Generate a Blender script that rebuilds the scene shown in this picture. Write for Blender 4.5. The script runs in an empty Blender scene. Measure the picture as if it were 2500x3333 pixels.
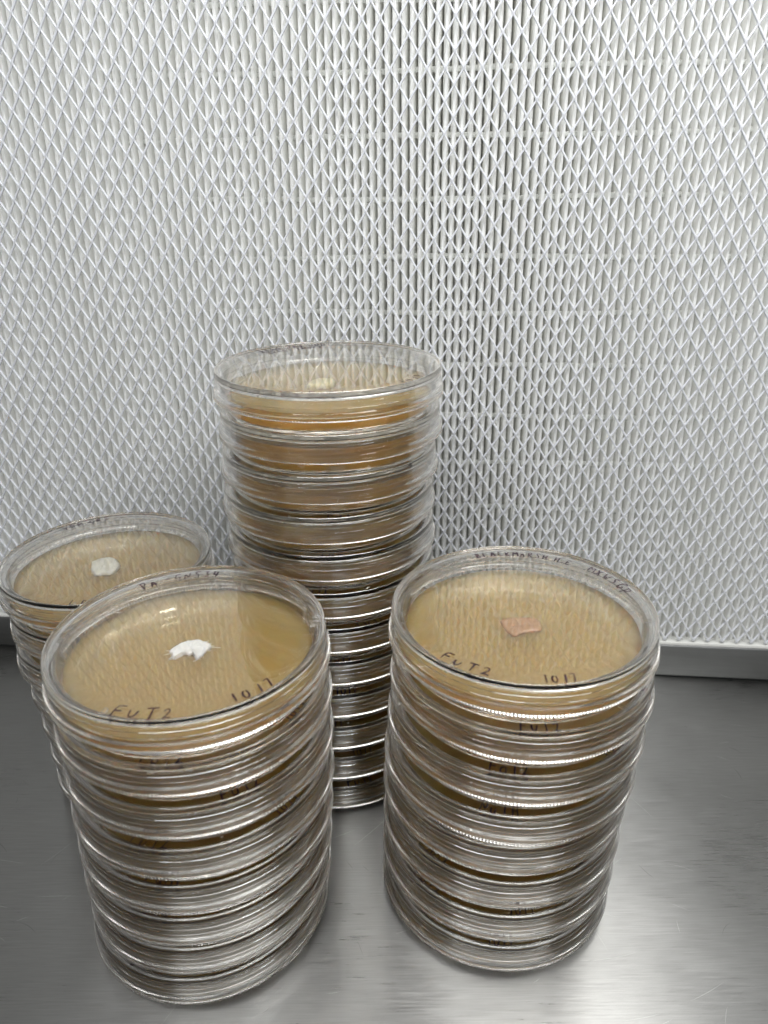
import bpy, math, random
import numpy as np
from mathutils import Matrix, Vector

MM = 0.001
random.seed(7)
rng = np.random.default_rng(7)
scene = bpy.context.scene
COL = scene.collection

# ------------------------------------------------------------------ helpers
def mesh_from(name, verts, faces, smooth=True, angle=None):
    me = bpy.data.meshes.new(name)
    v = np.asarray(verts, dtype=np.float64) * MM
    faces = np.asarray(faces, dtype=np.int32)
    me.vertices.add(len(v))
    me.vertices.foreach_set('co', v.astype(np.float32).ravel())
    k = faces.shape[1]
    me.loops.add(faces.size)
    me.loops.foreach_set('vertex_index', faces.ravel())
    me.polygons.add(len(faces))
    me.polygons.foreach_set('loop_start', np.arange(0, faces.size, k, dtype=np.int32))
    me.polygons.foreach_set('loop_total', np.full(len(faces), k, dtype=np.int32))
    me.polygons.foreach_set('use_smooth', np.full(len(faces), smooth))
    me.update(calc_edges=True)
    me.validate()
    if angle:
        me.set_sharp_from_angle(angle=math.radians(angle))
    return me

class Geo:
    """collects quads"""
    def __init__(s): s.v = []; s.f = []; s.n = 0
    def add(s, v, f):
        s.v.append(np.asarray(v, float)); s.f.append(np.asarray(f, int) + s.n); s.n += len(v)
    def mesh(s, name, smooth=True, angle=None):
        return mesh_from(name, np.concatenate(s.v), np.concatenate(s.f), smooth, angle)

def grid_faces(rows, cols, wrap=False):
    c = np.arange(cols if wrap else cols - 1)
    r = np.arange(rows - 1)
    R, C = np.meshgrid(r, c, indexing='ij')
    C2 = (C + 1) % cols
    return np.stack([R * cols + C, R * cols + C2, (R + 1) * cols + C2, (R + 1) * cols + C], -1).reshape(-1, 4)

def box(g, x0, x1, y0, y1, z0, z1, M=None):
    v = np.array([[x0,y0,z0],[x1,y0,z0],[x1,y1,z0],[x0,y1,z0],[x0,y0,z1],[x1,y0,z1],[x1,y1,z1],[x0,y1,z1]], float)
    if M is not None: v = v @ M.T
    g.add(v, [[0,3,2,1],[4,5,6,7],[0,1,5,4],[1,2,6,5],[2,3,7,6],[3,0,4,7]])

def tube(g, pts, r, sides=6, flat=1.0, square=1.0):
    """tube along a polyline, quads, open caps closed by shrinking the ends"""
    pts = np.asarray(pts, float)
    n = len(pts)
    t = np.gradient(pts, axis=0)
    t /= np.linalg.norm(t, axis=1)[:, None] + 1e-12
    up = np.array([0, 0, 1.0])
    if abs(t[:, 2]).mean() > .8: up = np.array([0, 1.0, 0])
    a = np.cross(t, up); a /= np.linalg.norm(a, axis=1)[:, None] + 1e-12
    b = np.cross(a, t)
    rr = np.broadcast_to(np.asarray(r, float), (n,)).copy()
    ang = np.linspace(0, 2 * np.pi, sides, endpoint=False)
    ca = np.sign(np.cos(ang)) * np.abs(np.cos(ang)) ** square; sn = np.sign(np.sin(ang)) * np.abs(np.sin(ang)) ** square
    ring = (ca[None, :, None] * a[:, None, :] + flat * sn[None, :, None] * b[:, None, :])
    v = pts[:, None, :] + rr[:, None, None] * ring
    s = pts[:1, None, :] + rr[0] * .02 * ring[:1]
    e = pts[-1:, None, :] + rr[-1] * .02 * ring[-1:]
    v = np.concatenate([s, v, e], 0).reshape(-1, 3)
    g.add(v, grid_faces(n + 2, sides, True))

def lathe(prof, segs, mod=None):
    """closed revolve of a profile that starts and ends on the axis (small r) or loops"""
    th = np.linspace(0, 2 * np.pi, segs, endpoint=False)
    P = np.asarray(prof, float)
    r = np.repeat(P[:, :1], segs, 1); z = np.repeat(P[:, 1:2], segs, 1)
    if mod: r, z = mod(r, z, th)
    v = np.stack([r * np.cos(th), r * np.sin(th), z], -1).reshape(-1, 3)
    return v, grid_faces(len(P), segs, True)

def link(name, me, mat, parent=None, loc=(0, 0, 0), rz=0):
    o = bpy.data.objects.new(name, me)
    COL.objects.link(o)
    if me is not None and mat is not None and len(me.materials) == 0: me.materials.append(mat)
    o.location = Vector(loc) * MM
    o.rotation_euler = (0, 0, rz)
    if parent: o.parent = parent
    return o

def tag(o, label=None, cat=None, group=None, kind=None):
    if label: o['label'] = label
    if cat: o['category'] = cat
    if group: o['group'] = group
    if kind: o['kind'] = kind
    return o

# ------------------------------------------------------------------ materials
def mat(name):
    m = bpy.data.materials.new(name); m.use_nodes = True
    nt = m.node_tree; nt.nodes.clear()
    out = nt.nodes.new('ShaderNodeOutputMaterial')
    return m, nt, out

def principled(name, color, rough=.5, **kw):
    m, nt, out = mat(name)
    b = nt.nodes.new('ShaderNodeBsdfPrincipled')
    b.inputs['Base Color'].default_value = (*color, 1)
    b.inputs['Roughness'].default_value = rough
    for k, v in kw.items(): b.inputs[k].default_value = v
    nt.links.new(b.outputs[0], out.inputs['Surface'])
    return m, nt, b

# clear polystyrene
def make_plastic():
    m, nt, out = mat('clear_polystyrene')
    g = nt.nodes.new('ShaderNodeBsdfGlass')
    g.inputs['Color'].default_value = (0.985, 0.982, 0.975, 1)
    g.inputs['IOR'].default_value = 1.59
    g.inputs['Roughness'].default_value = 0.0
    tc = nt.nodes.new('ShaderNodeTexCoord')
    nz = nt.nodes.new('ShaderNodeTexNoise'); nz.inputs['Scale'].default_value = 90
    nz.inputs['Detail'].default_value = 1
    bp = nt.nodes.new('ShaderNodeBump'); bp.inputs['Strength'].default_value = .02; bp.inputs['Distance'].default_value = .0004
    nt.links.new(tc.outputs['Object'], nz.inputs['Vector'])
    nt.links.new(nz.outputs[0], bp.inputs['Height'])
    nt.links.new(bp.outputs[0], g.inputs['Normal'])
    nt.links.new(g.outputs[0], out.inputs['Surface'])
    return m
PLASTIC = make_plastic()

def make_agar():
    # clear amber jelly with a haze: guides light like a thick lens, tints it with depth, scatters part of it
    m, nt, out = mat('amber_agar')
    b = nt.nodes.new('ShaderNodeBsdfPrincipled')
    b.inputs['Roughness'].default_value = .5; b.inputs['Specular IOR Level'].default_value = 0
    b.inputs['Subsurface Weight'].default_value = 1.0
    b.inputs['Subsurface Radius'].default_value = (1.0, .8, .5)
    b.inputs['Subsurface Scale'].default_value = .02
    tc = nt.nodes.new('ShaderNodeTexCoord')
    nz = nt.nodes.new('ShaderNodeTexNoise'); nz.inputs['Scale'].default_value = 60; nz.inputs['Detail'].default_value = 3
    rp = nt.nodes.new('ShaderNodeMix'); rp.data_type = 'RGBA'
    rp.inputs[6].default_value = (0.79, 0.505, 0.165, 1); rp.inputs[7].default_value = (0.86, 0.55, 0.18, 1)
    nt.links.new(tc.outputs['Object'], nz.inputs['Vector']); nt.links.new(nz.outputs[0], rp.inputs[0])
    nt.links.new(rp.outputs[2], b.inputs['Base Color'])
    r = nt.nodes.new('ShaderNodeBsdfGlass'); r.inputs['IOR'].default_value = 1.34; r.inputs['Roughness'].default_value = .1
    mx = nt.nodes.new('ShaderNodeMixShader'); mx.inputs[0].default_value = .25
    nt.links.new(r.outputs[0], mx.inputs[1]); nt.links.new(b.outputs[0], mx.inputs[2])
    nt.links.new(mx.outputs[0], out.inputs['Surface'])
    va = nt.nodes.new('ShaderNodeVolumeAbsorption'); va.inputs['Color'].default_value = (.97, .72, .06, 1); va.inputs['Density'].default_value = 34
    nt.links.new(va.outputs[0], out.inputs['Volume'])
    return m
AGAR = make_agar()

def make_ink():
    m, nt, out = mat('black_marker_ink')
    b = nt.nodes.new('ShaderNodeBsdfPrincipled')
    b.inputs['Base Color'].default_value = (0.022, 0.014, 0.024, 1); b.inputs['Roughness'].default_value = .45
    t = nt.nodes.new('ShaderNodeBsdfTransparent'); t.inputs['Color'].default_value = (.62, .45, .55, 1)
    mx = nt.nodes.new('ShaderNodeMixShader'); mx.inputs[0].default_value = .44
    nt.links.new(t.outputs[0], mx.inputs[1]); nt.links.new(b.outputs[0], mx.inputs[2])
    nt.links.new(mx.outputs[0], out.inputs['Surface'])
    return m
INK = make_ink()

MESHPAINT, _, _ = principled('white_powder_coat', (0.61, 0.625, 0.655), .32)
def make_media():
    m, nt, out = mat('pleated_glass_fibre_paper')
    d = nt.nodes.new('ShaderNodeBsdfDiffuse'); t = nt.nodes.new('ShaderNodeBsdfTranslucent')
    mx = nt.nodes.new('ShaderNodeMixShader'); mx.inputs[0].default_value = .40
    tc = nt.nodes.new('ShaderNodeTexCoord')
    nz = nt.nodes.new('ShaderNodeTexNoise'); nz.inputs['Scale'].default_value = 420; nz.inputs['Detail'].default_value = 4
    rp = nt.nodes.new('ShaderNodeMix'); rp.data_type = 'RGBA'
    rp.inputs[6].default_value = (0.942, 0.942, 0.922, 1); rp.inputs[7].default_value = (0.975, 0.975, 0.962, 1)
    bp = nt.nodes.new('ShaderNodeBump'); bp.inputs['Strength'].default_value = .25; bp.inputs['Distance'].default_value = .0004
    nt.links.new(tc.outputs['Object'], nz.inputs['Vector'])
    nt.links.new(nz.outputs[0], rp.inputs[0])
    for b in (d, t): nt.links.new(rp.outputs[2], b.inputs['Color'])
    nt.links.new(nz.outputs[0], bp.inputs['Height']); nt.links.new(bp.outputs[0], d.inputs['Normal'])
    nt.links.new(d.outputs[0], mx.inputs[1]); nt.links.new(t.outputs[0], mx.inputs[2])
    nt.links.new(mx.outputs[0], out.inputs['Surface'])
    return m
MEDIA = make_media()
BEAD, _, _ = principled('hot_melt_glue', (0.56, 0.57, 0.54), .6)
SEAL, _, _ = principled('white_sealant', (0.60, 0.60, 0.57), .5)

def make_steel(name, base, rough, aniso, axis_stretch, scratches=True):
    m, nt, b = principled(name, base, rough)
    b.inputs['Metallic'].default_value = 1.0
    b.inputs['Anisotropic'].default_value = aniso
    tg = nt.nodes.new('ShaderNodeTangent'); tg.direction_type = 'UV_MAP'; tg.uv_map = 'UVMap'
    nt.links.new(tg.outputs[0], b.inputs['Tangent'])
    tc = nt.nodes.new('ShaderNodeTexCoord')
    # fine brushed lines running along X
    mp = nt.nodes.new('ShaderNodeMapping'); mp.inputs['Scale'].default_value = axis_stretch
    mp.inputs['Rotation'].default_value = (0, 0, math.radians(3))
    nz = nt.nodes.new('ShaderNodeTexNoise'); nz.inputs['Scale'].default_value = 1; nz.inputs['Detail'].default_value = 5
    nz.inputs['Roughness'].default_value = .6
    nt.links.new(tc.outputs['Object'], mp.inputs['Vector']); nt.links.new(mp.outputs[0], nz.inputs['Vector'])
    # broad smudges
    nz2 = nt.nodes.new('ShaderNodeTexNoise'); nz2.inputs['Scale'].default_value = 14; nz2.inputs['Detail'].default_value = 4
    nt.links.new(tc.outputs['Object'], nz2.inputs['Vector'])
    # roughness
    mr = nt.nodes.new('ShaderNodeMapRange'); mr.inputs['From Min'].default_value = .3; mr.inputs['From Max'].default_value = .7
    mr.inputs['To Min'].default_value = rough - .07; mr.inputs['To Max'].default_value = rough + .08
    ad = nt.nodes.new('ShaderNodeMath'); ad.operation = 'MULTIPLY_ADD'; ad.inputs[1].default_value = .5
    nt.links.new(nz2.outputs[0], ad.inputs[0])
    hf = nt.nodes.new('ShaderNodeMath'); hf.operation = 'MULTIPLY'; hf.inputs[1].default_value = .5
    nt.links.new(nz.outputs[0], hf.inputs[0]); nt.links.new(hf.outputs[0], ad.inputs[2])
    nt.links.new(ad.outputs[0], mr.inputs['Value']); nt.links.new(mr.outputs[0], b.inputs['Roughness'])
    # colour variation
    rp = nt.nodes.new('ShaderNodeMix'); rp.data_type = 'RGBA'
    d = [c * .6 for c in base]; l = [min(1, c * 1.4) for c in base]
    rp.inputs[6].default_value = (*d, 1); rp.inputs[7].default_value = (*l, 1)
    nt.links.new(ad.outputs[0], rp.inputs[0]); nt.links.new(rp.outputs[2], b.inputs['Base Color'])
    bp = nt.nodes.new('ShaderNodeBump'); bp.inputs['Strength'].default_value = .3; bp.inputs['Distance'].default_value = .00012
    nt.links.new(nz.outputs[0], bp.inputs['Height'])
    nt.links.new(bp.outputs[0], b.inputs['Normal'])
    return m
STEEL = make_steel('brushed_stainless_steel', (0.315, 0.312, 0.30), .31, .92, (55, 1400, 1))
RAILM = make_steel('brushed_ledge_steel', (0.175, 0.178, 0.175), .4, .5, (25, 900, 900))
SCRATCH_L, _, _ = principled('bright_scratch', (0.72, 0.72, 0.70), .35, Metallic=1.0)
SCRATCH_D, _, _ = principled('dark_scratch', (0.20, 0.20, 0.19), .5, Metallic=1.0)
DARKGAP, _, _ = principled('dark_gap_shade', (0.02, 0.025, 0.025), .6)  # near-black colour stands in for the shade in the gap under the ledge

def make_tissue(name, c1, c2, rough, sss, radius, scale=250, bump=.5, coat=0.0):
    m, nt, b = principled(name, c1, rough)
    b.inputs['Subsurface Weight'].default_value = sss
    b.inputs['Subsurface Radius'].default_value = radius
    b.inputs['Subsurface Scale'].default_value = .002
    b.inputs['Coat Weight'].default_value = coat; b.inputs['Coat Roughness'].default_value = .08
    tc = nt.nodes.new('ShaderNodeTexCoord')
    nz = nt.nodes.new('ShaderNodeTexNoise'); nz.inputs['Scale'].default_value = scale; nz.inputs['Detail'].default_value = 5
    rp = nt.nodes.new('ShaderNodeMix'); rp.data_type = 'RGBA'
    rp.inputs[6].default_value = (*c1, 1); rp.inputs[7].default_value = (*c2, 1)
    bp = nt.nodes.new('ShaderNodeBump'); bp.inputs['Strength'].default_value = bump; bp.inputs['Distance'].default_value = .0008
    nt.links.new(tc.outputs['Object'], nz.inputs['Vector']); nt.links.new(nz.outputs[0], rp.inputs[0])
    nt.links.new(rp.outputs[2], b.inputs['Base Color']); nt.links.new(nz.outputs[0], bp.inputs['Height'])
    nt.links.new(bp.outputs[0], b.inputs['Normal'])
    return m
WHITE_T = make_tissue('white_mycelium', (0.90, 0.89, 0.85), (0.95, 0.945, 0.92), .8, .3, (1, .9, .8))
PINK_T = make_tissue('pink_tan_tissue', (0.40, 0.225, 0.105), (0.49, 0.29, 0.15), .25, .5, (1, .5, .3), 300, .4, .6)
PALE_T = make_tissue('pale_cream_tissue', (0.72, 0.70, 0.60), (0.80, 0.78, 0.68), .5, .5, (1, .9, .7))
CREAM_T = make_tissue('yellowish_tissue', (0.75, 0.66, 0.36), (0.82, 0.74, 0.46), .4, .5, (1, .8, .4))

# ------------------------------------------------------------------ steel table
def plane_uv(me, rot=True):
    uv = me.uv_layers.new(name='UVMap')
    co = np.empty(len(me.vertices) * 3, np.float32); me.vertices.foreach_get('co', co); co = co.reshape(-1, 3)
    li = np.empty(len(me.loops), np.int32); me.loops.foreach_get('vertex_index', li)
    c = co[li]
    # U runs across the brushing so the sheen stretches fore and aft
    u = np.stack([c[:, 1] + c[:, 2], c[:, 0]], -1)
    uv.data.foreach_set('uv', u.astype(np.float32).ravel())

g = Geo(); box(g, -760, 760, 30, 520, -3, 0)
me = g.mesh('work_surface', smooth=False); plane_uv(me)
work = tag(link('steel_table', me, STEEL), 'brushed stainless steel table top with scratches under the stacks', 'table', kind='structure')

# ------------------------------------------------------------------ filter wall
YAW, WD = math.radians(-5.672), 411.3
ZF = 26.2
wall = bpy.data.objects.new('filter_panel', None); COL.objects.link(wall)
wall.location = (0, WD * MM, 0); wall.rotation_euler = (0, 0, YAW)
tag(wall, 'white pleated air filter panel behind a diamond mesh guard', 'air filter')
X0, X1, Z0, Z1 = -600., 540., ZF - .5, 600.

# pleated media ---------------------------------------------------------------
TIP = 3.4           # plane of the pleat tips behind the mesh
PITCH = 4.14; DEPTH = 40.
SZ0, SDZ = 344.7, 28.87
def build_media():
    zs = np.concatenate([np.arange(Z0, Z1, 7.2), [Z1]])
    prof = []      # x offset, depth
    hp = PITCH / 2
    half = [(hp - .22, DEPTH), (hp - .30, 20), (hp - .40, 12), (hp - .55, 7), (1.28, 4.2), (1.03, 2.1), (.86, .95), (.76, .4), (.67, .13), (.52, .02), (.2, .0)]
    prof = [(-x, d) for x, d in half] + [(x, d) for x, d in half[::-1]]
    prof = np.array(prof); k = len(prof)
    n0 = math.floor((X0 - 40.84) / PITCH); n1 = math.ceil((X1 - 40.84) / PITCH)
    n = n1 - n0 + 1
    base = 40.84 + PITCH * np.arange(n0, n1 + 1)
    jit = rng.normal(0, .06, (n, len(zs)))
    jit = (jit + np.roll(jit, 1, 1) + np.roll(jit, -1, 1)) / 1.6 + rng.normal(0, .07, (n, 1))
    dj = rng.normal(0, .07, (n, len(zs))) + rng.normal(0, .08, (n, 1))
    V = np.zeros((len(zs), n, k, 3))
    for i, z in enumerate(zs):
        # glue lines pinch the pleats a little
        ph = ((z - SZ0 + SDZ / 2) % SDZ) - SDZ / 2
        w = 1 + .02 * math.exp(-(ph / 3) ** 2)
        x = base[:, None] + jit[:, i:i + 1] * np.where(prof[None, :, 1] < DEPTH - 2, 1, 0) + prof[None, :, 0] * np.where(prof[None, :, 1] < 5, w, 1)
        y = TIP + prof[None, :, 1] + dj[:, i:i + 1] * np.where(prof[None, :, 1] < 5, 1, 0)
        V[i, :, :, 0] = x; V[i, :, :, 1] = y; V[i, :, :, 2] = z
    return mesh_from('pleated_media', V.reshape(-1, 3), grid_faces(len(zs), n * k), True, 50)
link('pleated_media', build_media(), MEDIA, wall)

# glue beads ---------------------------------------------------------------
zb = SZ0 + SDZ * np.arange(-12, 10)
for z in zb:
    if z < Z0 + 3 or z > Z1 - 3: continue
    g = Geo()
    xs = np.arange(X0, X1 + .1, 2.0)
    pts = np.stack([xs, np.full_like(xs, TIP + 4.4) + rng.normal(0, .05, len(xs)), z + np.cumsum(rng.normal(0, .06, len(xs))) * .5 * 0 + .5 * np.sin(xs / 37 + z) + rng.normal(0, .12, len(xs))], -1)
    r = 1.3 + rng.normal(0, .12, len(xs))
    tube(g, pts, r * .25, 8, flat=4.2)
    link('glue_bead', g.mesh('glue_bead'), BEAD, wall)

# expanded metal mesh -------------------------------------------------------
MX, MZ = 8.78, 13.98
NX, NZ = 14.555, 358.1
def build_mesh_guard():
    g = Geo()
    half = MX / 4
    rad = .5
    k0 = math.floor((X0 - NX) / (MX / 2)); k1 = math.ceil((X1 - NX) / (MX / 2))
    m0 = math.floor((Z0 - NZ) / (MZ / 2)); m1 = math.ceil((Z1 - NZ) / (MZ / 2))
    for k in range(k0, k1):
        # strand between column lines k and k+1: touches node of column k on even rows, k+1 on odd rows
        xa, xb = NX + MX / 2 * k, NX + MX / 2 * (k + 1)
        pts = []
        for m in range(m0, m1 + 1):
            zc = NZ + MZ / 2 * m
            at_a = ((m + k) % 2 == 0)
            xx = xa + .30 if at_a else xb - .30
            sgn = 1 if at_a else -1
            for dz, dx, dy in ((-1.0, .30, .26), (-.42, .03, .12), (.42, .03, -.12), (1.0, .30, -.26)):
                pts.append((xx + sgn * dx, dy, zc + dz))
        pts = np.array(pts)
        pts = pts[(pts[:, 2] > Z0 - 1) & (pts[:, 2] < Z1 + 1)]
        pts += rng.normal(0, .02, pts.shape)
        tube(g, pts, rad, 12, flat=1.55, square=.55)
    return g.mesh('mesh_guard')
link('mesh_guard', build_mesh_guard(), MESHPAINT, wall)
g = Geo(); box(g, X0, X1, -1.4, 6, ZF - .4, ZF + 1.2)
link('sealant_strip', g.mesh('sealant_strip', smooth=False), SEAL, wall)

# steel ledge at the foot of the filter -------------------------------------
g = Geo()
prof = np.array([(30, 2.0), (.4, 2.0), (-1.2, 2.6), (-1.6, 3.4), (-1.6, ZF - 2.0), (-1.2, ZF - 1.1), (-.4, ZF - .7), (30, ZF - .7), (30, 2.0)])
xs = np.array([-760., 760.])
V = np.zeros((len(prof), 2, 3)); V[:, :, 0] = xs; V[:, :, 1] = prof[:, :1]; V[:, :, 2] = prof[:, 1:2]
g.add(V.reshape(-1, 3), grid_faces(len(prof), 2))
me = g.mesh('steel_ledge', True, 40); plane_uv(me)
ledge = link('steel_ledge', me, RAILM, None, (0, WD, 0), YAW)
tag(ledge, 'grey brushed steel ledge running along the foot of the white filter', 'ledge')
g = Geo(); box(g, -760, 760, 1.0, 28, .1, 2.0)  # strip filling the recess under the ledge, painted as its shade
link('dark_gap', g.mesh('dark_gap', smooth=False), DARKGAP, ledge)

# ------------------------------------------------------------------ petri dish meshes
H = 18.52
SEG = 1040
def build_lid():
    # lid local origin: the flat top face; a low raised lip runs round it
    prof = [(0.01, 0), (20, 0), (40, 0), (47.6, 0), (48.15, .06), (48.38, .25), (48.48, .7), (48.62, .86), (48.85, .93), (49.1, .9), (49.3, .72), (49.42, .3), (49.50, -.4),
            (49.55, -3.3), (49.72, -3.42), (49.75, -5.6), (49.86, -5.7), (49.88, -7.0), (49.98, -7.25), (50.2, -7.6), (50.42, -7.95), (50.54, -8.4), (50.55, -8.8), (50.48, -9.1),
            (50.22, -9.3), (50.25, -9.55), (50.25, -10.6), (50.0, -10.85), (49.0, -10.85), (48.8, -10.5), (48.75, -9.0), (48.55, -8.2), (48.40, -2.9),
            (48.2, -2.3), (47.8, -1.85), (47.1, -1.6), (46.2, -1.5), (40, -1.5), (20, -1.5), (0.01, -1.5)]
    kn = [26, 27]
    def mod(r, zz, th):
        ph = (np.arange(SEG) % 4)
        tooth = np.array([0., .75, 1., .75])[ph] * .62
        for i in kn: r[i] += tooth
        return r, zz
    v, f = lathe(prof, SEG, mod)
    f = f[:, ::-1]
    g = Geo(); g.add(v, f)
    # three vent ribs under the rim
    for a in (0, 2 * math.pi / 3, 4 * math.pi / 3):
        c, s = math.cos(a), math.sin(a)
        M = np.array([[c, -s, 0], [s, c, 0], [0, 0, 1]])
        box(g, 43.6, 47.75, -.55, .55, -2.9, -1.95, M)
    me = g.mesh('lid', True, 35)
    return me

def build_base():
    prof = [(0.01, 1.35), (25, 1.35), (42.0, 1.35), (42.5, 1.25), (42.8, .8), (43.0, .12), (43.2, .05), (44.0, .05), (44.3, .15), (44.7, .9), (45.2, 1.15), (45.75, 1.5), (46.1, 2.1),
            (46.25, 9), (46.35, 14.9), (46.3, 15.4), (46.05, 15.6), (45.55, 15.6), (45.3, 15.4), (45.25, 14.9), (45.1, 9), (45.0, 3.6), (44.7, 2.9), (44.0, 2.6), (25, 2.5), (0.01, 2.5)]
    def mod(r, zz, th):
        d = np.degrees(th) % 90
        m = np.clip((np.minimum(np.abs(d - 45), 99) - 4.6) / .5, 0, 1)   # four notches in the foot
        for i in (4, 5, 6, 7, 8):
            zz[i] = zz[i] * m + (1 - m) * np.maximum(zz[i], .82 - abs(i - 6.5) * .01)
        return r, zz
    v, f = lathe(prof, 720, mod)
    return mesh_from('base', v, f, True, 40)

def build_agar(h):
    prof = [(0.01, 2.57), (25, 2.57), (43.7, 2.66), (44.45, 3.0), (44.85, 3.7), (44.94, h + .2), (44.9, h + .5), (44.5, h + .3), (43.6, h + .1), (42, h + .02), (25, h), (0.01, h)]
    v, f = lathe(prof, 240)
    return mesh_from('agar', v, f, True, 50)

LID, BASE = build_lid(), build_base()
AG_TOP, AG_LOW = build_agar(8.4), build_agar(12.8)

# ------------------------------------------------------------------ handwriting
GLYPH = {  # strokes in a unit box
 'F': [[(.08,0),(.0,1),(.75,1.02)],[(.03,.55),(.6,.58)]],
 'u': [[(0,.62),(.04,.15),(.25,0),(.5,.12),(.62,.6)]],
 'o': [[(.3,.62),(.05,.5),(0,.2),(.2,0),(.5,.05),(.62,.35),(.5,.6),(.3,.62)]],
 'T': [[(-.05,.95),(.8,1.0)],[(.4,1.0),(.36,0)]],
 '2': [[(.05,.72),(.25,.95),(.5,.85),(.5,.6),(.2,.2),(.0,.02),(.15,.12),(.65,.05)]],
 '1': [[(.15,1),(.12,0)]],
 '0': [[(.3,.9),(.02,.6),(.08,.1),(.4,.0),(.62,.4),(.55,.85)]],
 '/': [[(.0,-.05),(.35,1.05)]],
 '7': [[(0,.95),(.62,1.0),(.55,.85),(.2,.0)]],
 'P': [[(.15,-.1),(.12,.98)],[(0,.95),(.5,1.0),(.62,.75),(.4,.45),(.1,.4)]],
 'A': [[(0,0),(.35,1),(.6,0)],[(.1,.35),(.75,.4)]],
 '-': [[(.05,.45),(.5,.5)]],
 'G': [[(.65,.85),(.35,1.0),(.05,.6),(.1,.1),(.45,.0),(.65,.4),(.4,.42)]],
 'N': [[(0,0),(.1,.95),(.5,.05),(.7,1.0)]],
 'S': [[(.65,.95),(.25,.95),(.15,.65),(.5,.45),(.45,.05),(.0,.05)]],
 '3': [[(.05,.9),(.5,.95),(.25,.6),(.55,.4),(.4,.05),(.0,.08)]],
 '4': [[(.15,1),(.05,.45),(.65,.5)],[(.5,.95),(.42,0)]],
 'B': [[(.08,0),(.1,1)],[(-.02,.95),(.5,.9),(.45,.6),(.12,.52),(.6,.42),(.5,.05),(.0,.0)]],
 'L': [[(.1,1),(.02,.05),(.55,.05)]],
 'C': [[(.6,.9),(.2,.95),(.0,.5),(.15,.05),(.6,.1)]],
 'K': [[(.08,0),(.1,1)],[(.6,.95),(.12,.48),(.65,.02)]],
 'M': [[(0,0),(.1,.95),(.35,.3),(.6,.95),(.72,.0)]],
 'R': [[(.06,0),(.1,1),(.5,.9),(.45,.55),(.12,.5),(.6,.0)]],
 'H': [[(.05,0),(.08,1)],[(.6,0),(.6,1)],[(.05,.5),(.65,.52)]],
 '.': [[(.1,.02),(.2,.04)]],
 'E': [[(.6,.95),(.1,1),(.05,.02),(.7,.05)],[(.08,.5),(.5,.52)]],
 'X': [[(0,1),(.6,0)],[(.6,1),(.0,0)]],
 'W': [[(0,1),(.15,.05),(.35,.7),(.5,.05),(.75,1)]],
 'Y': [[(0,1),(.3,.5)],[(.65,1),(.3,.5),(.2,0)]],
 'D': [[(.06,0),(.1,1)],[(0,.98),(.5,.85),(.62,.4),(.4,.05),(.0,.02)]],
 'Q': [[(.3,.95),(.02,.6),(.1,.1),(.45,.05),(.62,.45),(.5,.9),(.3,.95)],[(.4,.3),(.7,-.05)]],
 'O': [[(.35,.98),(.05,.7),(.05,.2),(.35,.0),(.62,.3),(.6,.75),(.35,.98)]],
 'I': [[(.3,1),(.28,0)]],
 ' ': [],
}
def smooth_poly(p, n=3):
    p = np.array(p, float)
    for _ in range(n if len(p) > 2 else 0):
        q = [p[0]]
        for a, b in zip(p[:-1], p[1:]): q += [.75 * a + .25 * b, .25 * a + .75 * b]
        q.append(p[-1]); p = np.array(q)
    if len(p) == 2: p = np.linspace(p[0], p[1], 5)
    return p

def arc_text(g, text, a0, rbase, h, adv=.92, slant=0., inward=True, w=.31, lens=.7, line=0.):
    """front-reading text: the baseline hugs the rim; a0 = angle (deg) of its centre"""
    n = len(text)
    wd = h * lens
    total = sum(wd * adv * (.55 if c in '1/.' else (.6 if c == ' ' else 1)) * 1.2 for c in text)
    x = -total / 2
    for c in text:
        cw = wd * adv * (.55 if c in '1/.' else (.6 if c == ' ' else 1)) * 1.2
        jy, js = random.uniform(-.08, .08) * h, random.uniform(.88, 1.1)
        for st in GLYPH[c]:
            p = smooth_poly(st)
            lx = x + p[:, 0] * wd * js + slant * p[:, 1] * h
            ly = p[:, 1] * h * js + jy
            if inward:   # front of the dish: letters stand towards the centre
                r = rbase - ly; th = math.radians(a0) + lx / rbase
            else:        # rear of the dish: letters stand towards the rim
                r = rbase + ly; th = math.radians(a0) - lx / rbase
            r = np.minimum(r, 47.6)
            pts = np.stack([r * np.cos(th), r * np.sin(th), np.full(len(r), .0)], -1)
            ww = w * (1 + .25 * np.sin(np.linspace(0, 3, len(r)) + random.uniform(0, 6)))
            tube(g, pts, ww, 6, flat=.12)
        x += cw

# ------------------------------------------------------------------ stacks
C_ = [(-23.6,323.6),(-23.7,327.4),(-25.0,329.7),(-26.0,330.1),(-25.6,331.3),(-25.6,331.0),(-25.7,331.2),(-25.8,332.3),(-25.8,332.1),(-25.9,331.3),(-25.9,330.8),(-26.0,330.2)]
L_ = [(-71.0,226.8),(-71.1,227.8),(-71.3,228.1),(-71.8,227.9),(-73.1,229.0),(-74.4,230.6),(-75.8,232.6),(-77.8,233.4)]
R_ = [(51.8,241.1),(52.2,240.5),(51.1,240.1),(49.6,239.9),(49.0,243.3),(48.8,243.6),(48.3,244.0),(48.1,244.7)]
B_ = [(-136.2,324.9),(-134.7,325.2),(-135.4,325.0),(-132.6,325.5),(-131.1,325.8),(-130.4,326.0),(-130.3,326.0)]
def sa(s, stack):
    """angle on the lid for a mark seen at lateral fraction s of the near edge"""
    cx, cy = stack[0]
    return math.degrees(math.atan2(-cy, -cx) + math.asin(max(-.97, min(.97, s))))

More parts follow.
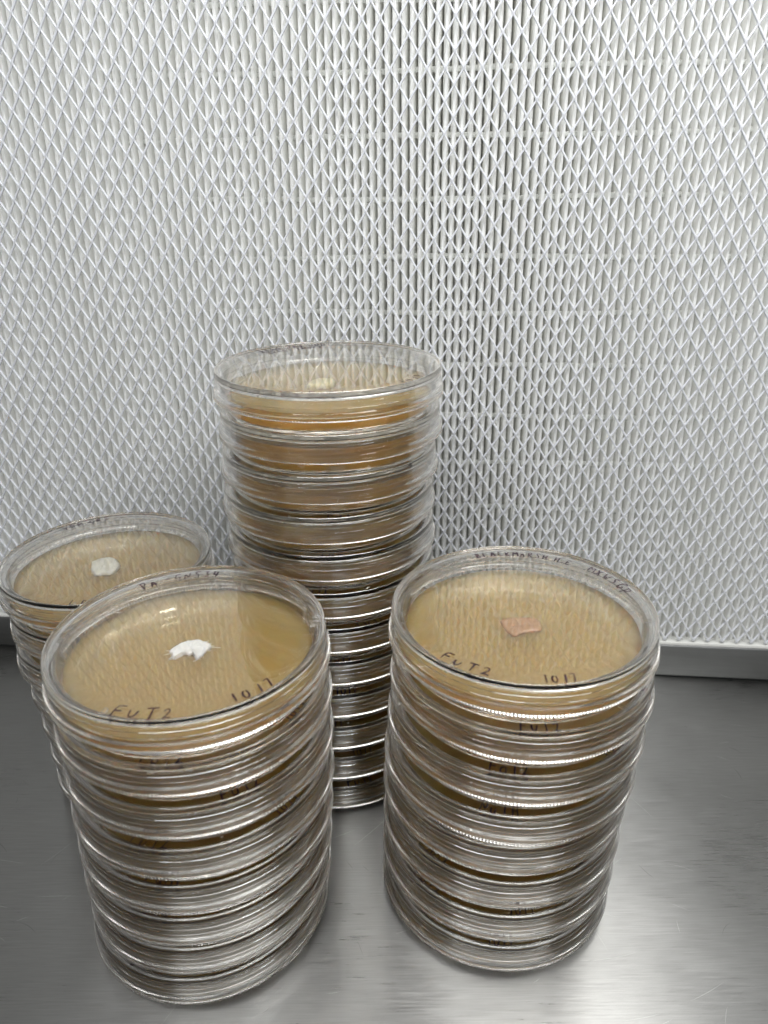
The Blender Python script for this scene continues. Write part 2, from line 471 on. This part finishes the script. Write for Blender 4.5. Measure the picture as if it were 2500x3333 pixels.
# writing: dish index -> list of (text, angle, baseline radius, height, inward, slant, pen)
def w_front(t, s, st, h=5.0, rb=47.3, **k): return dict(text=t, a0=sa(s, st), rbase=rb, h=h, inward=True, **k)
WR = {
 'L': {0: [dict(text='FuT2', a0=-93.5, rbase=47.3, h=5.2, inward=True, adv=1.05, lens=.85),
           dict(text='10/7', a0=-47.8, rbase=46.6, h=4.6, inward=True, adv=1.25, lens=.85),
           dict(text='PA -GNS34', a0=107, rbase=40.4, h=5.0, inward=False, lens=.66)],
       1: [w_front('FoT2', -.29, L_), w_front('10/7', .70, L_)],
       2: [w_front('FoT2', .22, L_), w_front('YDK', .93, L_)],
       3: [w_front('FuT2', -.47, L_), w_front('10/7', .58, L_)],
       4: [w_front('FQM1', -.41, L_), w_front('10/7', .63, L_)],
       5: [w_front('FuT2', -.52, L_), w_front('10/7', .71, L_)],
       6: [w_front('FuT2', -.73, L_), w_front('10/7', .14, L_)],
       7: [w_front('YDK', -.70, L_), w_front('10/7', .62, L_)]},
 'R': {0: [dict(text='FuT2', a0=-123.5, rbase=46.2, h=4.6, inward=True, adv=1.0, lens=.95),
           dict(text='10/7', a0=-82.5, rbase=46.6, h=4.2, inward=True, adv=1.05, lens=.8),
           dict(text='BLACKMARSH H.E.', a0=77.5, rbase=41.0, h=4.2, inward=False, lens=.66),
           dict(text='MXWSGP', a0=25.5, rbase=41.8, h=4.8, inward=False, lens=.72, slant=-.15)],
       1: [w_front('FuT2', .2, R_), w_front('10/7', .95, R_)],
       2: [w_front('FoT2', .02, R_), w_front('10/7', .8, R_)],
       3: [w_front('NuTH', 0, R_), w_front('10/7', .94, R_)],
       4: [w_front('YDK', -.42, R_), w_front('10/7', .6, R_)],
       5: [w_front('10/7', -.46, R_), w_front('10/7', .75, R_)],
       6: [w_front('FoT2', -.54, R_), w_front('10/7', .3, R_)],
       7: [w_front('10/7', .15, R_), w_front('FuT1', -.85, R_)]},
 'C': {0: [dict(text='FuT1', a0=-86.5, rbase=48.0, h=4.0, inward=True, adv=1.1, lens=.85),
           dict(text='10/7', a0=-35, rbase=47.6, h=5.0, inward=True, lens=.8, adv=1.1),
           dict(text='PEMO-YK2 AND', a0=117, rbase=42.5, h=4.2, inward=False, lens=.62),
           dict(text='TWIST INOCE', a0=118, rbase=37.0, h=4.0, inward=False, lens=.6)],
       1: [w_front('FuT1', -.17, C_), w_front('10/7', .85, C_)],
       2: [w_front('YDK', -.9, C_), w_front('10/7', .7, C_)],
       3: [w_front('FuT1', .12, C_), w_front('10/7', .8, C_)],
       4: [w_front('YDK', 0, C_), w_front('10/7', .9, C_)],
       5: [w_front('FuT1', -.2, C_), w_front('10/7', .8, C_)],
       6: [w_front('FuT1', .35, C_)], 7: [w_front('10/7', .05, C_)], 8: [w_front('10/7', .1, C_)],
       9: [w_front('FuT1', -.1, C_)], 10: [w_front('10/7', .25, C_)], 11: [w_front('FuT1', .2, C_)]},
 'B': {0: [dict(text='LDK', a0=-82, rbase=47.5, h=4.6, inward=True, adv=1.1, lens=.85),
           dict(text='YDM GRS', a0=122, rbase=42.4, h=4.6, inward=False, lens=.7)],
       1: [w_front('YDK', -.55, B_)], 2: [w_front('LD', -.58, B_)], 3: [w_front('10/7', -.6, B_)],
       4: [w_front('YDK', -.6, B_)], 5: [w_front('10/7', -.7, B_)], 6: [w_front('YDK', -.6, B_)]},
}
ORD = ['topmost', 'second from the top', 'third from the top', 'fourth from the top', 'fifth from the top', 'sixth from the top',
       'seventh from the top', 'eighth from the top', 'ninth from the top', 'tenth from the top', 'eleventh from the top', 'twelfth from the top']
INFO = {
 'C': (C_, 'the tallest stack', 'petri dishes in the tall middle stack'),
 'L': (L_, 'the front left stack', 'petri dishes in the front left stack'),
 'R': (R_, 'the right hand stack', 'petri dishes in the right hand stack'),
 'B': (B_, 'the rear left stack', 'petri dishes in the rear left stack'),
}
TOPLAB = {
 'C': 'clear petri dish marked FuT1 topping the tallest stack',
 'L': 'clear petri dish marked PA-GNS34 topping the front left stack, white tuft inside',
 'R': 'clear petri dish marked BLACKMARSH H.E. topping the right hand stack',
 'B': 'clear petri dish topping the rear left stack, pale lump inside',
}
for key, (pos, where, group) in INFO.items():
    n = len(pos)
    for i, (x, y) in enumerate(pos):
        z = H * (n - 1 - i)
        d = bpy.data.objects.new('petri_dish', None); COL.objects.link(d)
        d.location = (x * MM, y * MM, z * MM)
        d.rotation_euler = (0, 0, 0)
        if i == 0: lab = TOPLAB[key]
        elif i == n - 1: lab = 'bottom petri dish of %s, standing on the steel table' % where
        else: lab = 'amber petri dish %s in %s' % (ORD[i], where)
        tag(d, lab, 'petri dish', group)
        rz = random.uniform(0, 6.28)
        if key == 'L' and i == 0: rz = math.radians(-112)
        if key == 'R' and i == 0: rz = math.radians(-131)
        if key == 'C' and i == 0: rz = math.radians(-121)
        lid = link('lid', LID, PLASTIC, d, (0, 0, H), 0)
        lid.rotation_euler = (0, 0, rz)
        link('base', BASE, PLASTIC, d, (0, 0, 0), random.uniform(0, 6.28))
        link('agar', AG_TOP if i == 0 else AG_LOW, AGAR, d, (0, 0, 0), random.uniform(0, 6.28))
        for t in WR[key].get(i, []):
            g = Geo(); arc_text(g, **t)
            v = np.concatenate(g.v); c, sn = math.cos(-rz), math.sin(-rz)
            v = v @ np.array([[c, -sn, 0], [sn, c, 0], [0, 0, 1]]).T
            me = mesh_from('handwriting', v, np.concatenate(g.f))
            link('handwriting', me, INK, lid)

# ------------------------------------------------------------------ samples on the agar
def blob(name, outline, h, m, loc, label, rough=.25, fuzz=0, seed=1, top=.62):
    r2 = np.random.default_rng(seed)
    P = smooth_poly(outline + [outline[0]], 2)[:-1]
    # resample
    seg = np.linalg.norm(np.roll(P, -1, 0) - P, axis=1); cum = np.concatenate([[0], np.cumsum(seg)])
    N = 90
    t = np.linspace(0, cum[-1], N, endpoint=False)
    Q = np.concatenate([P, P[:1]])
    P = np.stack([np.interp(t, cum, Q[:, 0]), np.interp(t, cum, Q[:, 1])], -1)
    P += r2.normal(0, rough * .25, P.shape)
    cen = P.mean(0)
    rows = []
    for s, hh in ((.0, 0.), (.9, 0.), (1.0, .12), (1.02, .4), (.99, .72), (.9, .93), (.75, 1.0), (.5, 1.03), (.25, 1.0), (.002, .97)):
        q = cen + (P - cen) * max(s, .002)
        zz = hh * h * (1 + (r2.normal(0, .07, N) if hh > .3 else 0)) * np.ones(N)
        if hh > .3: zz = (zz + np.roll(zz, 1) + np.roll(zz, -1)) / 3
        rows.append(np.stack([q[:, 0], q[:, 1], zz], -1))
    g = Geo(); V = np.array(rows).reshape(-1, 3)
    g.add(V, grid_faces(len(rows), N, True))
    for k in range(fuzz):
        i = r2.integers(0, N); p = P[i]; d = (p - cen) / np.linalg.norm(p - cen)
        a = r2.normal(0, .5); c, s = math.cos(a), math.sin(a)
        d = np.array([c * d[0] - s * d[1], s * d[0] + c * d[1]])
        ln = r2.uniform(.5, 2.2)
        p0 = np.array([p[0], p[1], h * r2.uniform(.05, .6)]); p1 = p0 + np.array([d[0] * ln, d[1] * ln, -p0[2] * .6])
        tube(g, np.array([p0 - np.array([d[0], d[1], 0]) * .3, (p0 + p1) / 2 + [0, 0, .08], p1]), [.16, .1, .04], 5)
    me = g.mesh(name, True, 70)
    o = link(name, me, m, None, loc)
    return tag(o, label, 'sample')

AGZ = 8.4
def zt(n): return H * (n - 1) + AGZ + .02
white = [(-7.9,.2),(-6.2,3.6),(-4.6,5.6),(-1.6,7.0),(1.2,7.6),(4.2,6.0),(6.4,4.4),(6.9,2.9),(5.8,2.6),(5.4,.6),(4.4,-2.6),(3.2,-4.3),(2.5,-3.9),(3.2,-1.6),(2.6,-.4),(.9,-.5),(-.5,-1.6),(-1.6,-.7),(-3.0,-1.2),(-4.4,-2.8),(-5.4,-4.2),(-6.0,-2.6),(-6.2,-.8),(-7.4,-.7)]
o = blob('mycelium_tuft', white, 1.7, WHITE_T, (L_[0][0] - .2, L_[0][1] - .4, zt(8)), 'torn white mycelium tuft on the agar of the front left top dish', .45, 45, 3)
g = Geo(); tube(g, np.array([[6.4, 3.2, .5], [8.2, 3.5, .25], [10.2, 3.6, .12]]), [.14, .09, .1], 6)
link('stray_thread', g.mesh('stray_thread'), WHITE_T, o)
pink = [(-7.2,3.2),(-5.6,4.9),(-1.8,5.4),(2.2,5.6),(6.6,5.0),(8.1,1.8),(7.6,-3.2),(5.4,-4.2),(1.8,-4.4),(-1.0,-5.4),(-2.8,-7.2),(-4.6,-6.2),(-5.4,-4.6),(-6.6,-1.8)]
blob('tissue_cube', pink, 1.2, PINK_T, (R_[0][0], R_[0][1] + .2, zt(8)), 'moist pinkish tan tissue piece on the agar of the right hand top dish', .25, 0, 5)
pale = [(-11.4,6.4),(-8.0,10.6),(-5.0,11.4),(-1.9,11.2),(.4,8.0),(4.2,3.4),(3.4,-2.6),(2.0,-5.6),(-1.6,-5.0),(-5.4,-6.4),(-8.4,-2.6),(-9.8,1.2)]
blob('pale_tissue', pale, 2.2, PALE_T, (B_[0][0], B_[0][1], zt(7)), 'pale grey white tissue piece on the agar of the rear left top dish', .3, 20, 6)
cream = [(-9,-6.4),(-8.2,-1.6),(-5.6,3.2),(-2.4,4.8),(1.8,3.2),(3.0,-1.6),(2.2,-6.0),(-2.4,-7.8),(-6.4,-8.0)]
blob('cream_tissue', cream, 2.6, CREAM_T, (C_[0][0], C_[0][1] - .5, zt(12)), 'yellowish cream tissue lump on the agar of the tallest stack top dish', .3, 0, 7)
blob('cream_tissue', [(a * 1.1 - 1, b - 2) for a, b in cream], 2.2, CREAM_T, (C_[2][0], C_[2][1], zt(10) + 4.4), 'yellowish lump inside the third dish from the top of the tallest stack', .3, 0, 8)

# ------------------------------------------------------------------ table scratches (marks in the steel)
def scratches():
    gl, gd = Geo(), Geo()
    r2 = np.random.default_rng(21)
    def one(g, x, y, ang, ln, w, bend=0.):
        n = 7; s = np.linspace(-.5, .5, n) * ln
        px = x + s * math.cos(ang) - bend * (s / ln) ** 2 * ln * math.sin(ang)
        py = y + s * math.sin(ang) + bend * (s / ln) ** 2 * ln * math.cos(ang)
        ww = w * np.array([.15, .6, 1, 1, .9, .55, .1])
        nx, ny = -math.sin(ang), math.cos(ang)
        a = np.stack([px + nx * ww, py + ny * ww, np.full(n, .012)], -1); b = np.stack([px - nx * ww, py - ny * ww, np.full(n, .012)], -1)
        g.add(np.concatenate([a, b]), np.array([[i, n + i, n + i + 1, i + 1] for i in range(n - 1)]))
    for _ in range(130):
        x, y = r2.uniform(-200, 220), r2.uniform(120, 400)
        one(gl, x, y, r2.normal(.2, .7), abs(r2.normal(0, 14)) + 3, r2.uniform(.02, .05), r2.normal(0, .12))
    for _ in range(70):
        x, y = r2.uniform(-200, 220), r2.uniform(120, 400)
        one(gd, x, y, r2.uniform(0, 3.14), abs(r2.normal(0, 7)) + 2, r2.uniform(.04, .12), r2.normal(0, .2))
    return gl, gd
gl, gd = scratches()
link('bright_scratches', gl.mesh('bright_scratches', False), SCRATCH_L, work)
link('dark_scratches', gd.mesh('dark_scratches', False), SCRATCH_D, work)

# ------------------------------------------------------------------ light
def area(name, loc, target, sx, sy, power, color):
    l = bpy.data.lights.new(name, 'AREA'); l.shape = 'RECTANGLE'; l.size = sx * MM; l.size_y = sy * MM
    l.energy = power; l.color = color
    o = bpy.data.objects.new(name, l); COL.objects.link(o)
    o.location = Vector(loc) * MM
    d = (Vector(target) - Vector(loc))
    o.rotation_euler = d.to_track_quat('-Z', 'Y').to_euler()
    return o
area('hood_lamp', (215, 280, 700), (180, 300, 0), 650, 150, 2.3, (1, .995, .98))
area('front_lamp', (70, -40, 690), (60, 330, 120), 800, 200, 4.5, (.97, .985, 1))
area('room_light', (-300, -1500, 560), (0, 300, 250), 2600, 1500, 2.6, (1, .99, .97))

w = bpy.data.worlds.new('World'); scene.world = w; w.use_nodes = True
nt = w.node_tree; nt.nodes.clear()
out = nt.nodes.new('ShaderNodeOutputWorld'); bg = nt.nodes.new('ShaderNodeBackground')
# a dim room: brighter upwards, no hard edges
tc = nt.nodes.new('ShaderNodeTexCoord')
dt = nt.nodes.new('ShaderNodeVectorMath'); dt.operation = 'DOT_PRODUCT'; dt.inputs[1].default_value = Vector((-.2, -.35, .9)).normalized()
rp = nt.nodes.new('ShaderNodeValToRGB'); rp.color_ramp.interpolation = 'EASE'
rp.color_ramp.elements[0].position = 0.35; rp.color_ramp.elements[0].color = (.12, .12, .12, 1)
rp.color_ramp.elements[1].position = 0.85; rp.color_ramp.elements[1].color = (.60, .60, .60, 1)
mp = nt.nodes.new('ShaderNodeMapRange'); mp.inputs['From Min'].default_value = -1; mp.inputs['From Max'].default_value = 1
nt.links.new(tc.outputs['Generated'], dt.inputs[0]); nt.links.new(dt.outputs['Value'], mp.inputs['Value'])
nt.links.new(mp.outputs[0], rp.inputs[0]); nt.links.new(rp.outputs[0], bg.inputs['Color'])
bg.inputs['Strength'].default_value = .30
nt.links.new(bg.outputs[0], out.inputs['Surface'])

# ------------------------------------------------------------------ camera
cam = bpy.data.cameras.new('camera'); co = bpy.data.objects.new('camera', cam); COL.objects.link(co)
f, pitch, roll, hc = 2414.15, math.radians(24.2026), math.radians(-.7617), 296.54
F = Vector((0, math.cos(pitch), -math.sin(pitch))); U0 = Vector((0, math.sin(pitch), math.cos(pitch))); R0 = Vector((1, 0, 0))
R = math.cos(roll) * R0 + math.sin(roll) * U0; U = -math.sin(roll) * R0 + math.cos(roll) * U0
M = Matrix(((R.x, U.x, -F.x, 0), (R.y, U.y, -F.y, 0), (R.z, U.z, -F.z, hc * MM), (0, 0, 0, 1)))
co.matrix_world = M
cam.sensor_fit = 'VERTICAL'; cam.sensor_height = 36; cam.sensor_width = 27; cam.lens = f / 3333 * 36
cam.clip_start = .005; cam.clip_end = 50
cam.dof.use_dof = True; cam.dof.focus_distance = .325
cam.dof.aperture_fstop = cam.lens * MM / .0020   # about 1.6 mm entrance pupil
scene.camera = co

# ------------------------------------------------------------------ render settings
scene.view_settings.view_transform = 'Standard'; scene.view_settings.look = 'None'
scene.view_settings.exposure = .45; scene.view_settings.gamma = 1
scene.render.engine = 'CYCLES'
c = scene.cycles
c.max_bounces = 36; c.transmission_bounces = 32; c.glossy_bounces = 30; c.diffuse_bounces = 9; c.transparent_max_bounces = 16
c.caustics_refractive = True; c.caustics_reflective = True
c.blur_glossy = .6
c.sample_clamp_indirect = 8
c.use_adaptive_sampling = True; c.adaptive_threshold = .012; c.adaptive_min_samples = 48
c.use_denoising = True
try: c.denoiser = 'OPENIMAGEDENOISE'; c.denoising_input_passes = 'RGB_ALBEDO_NORMAL'
except Exception: pass
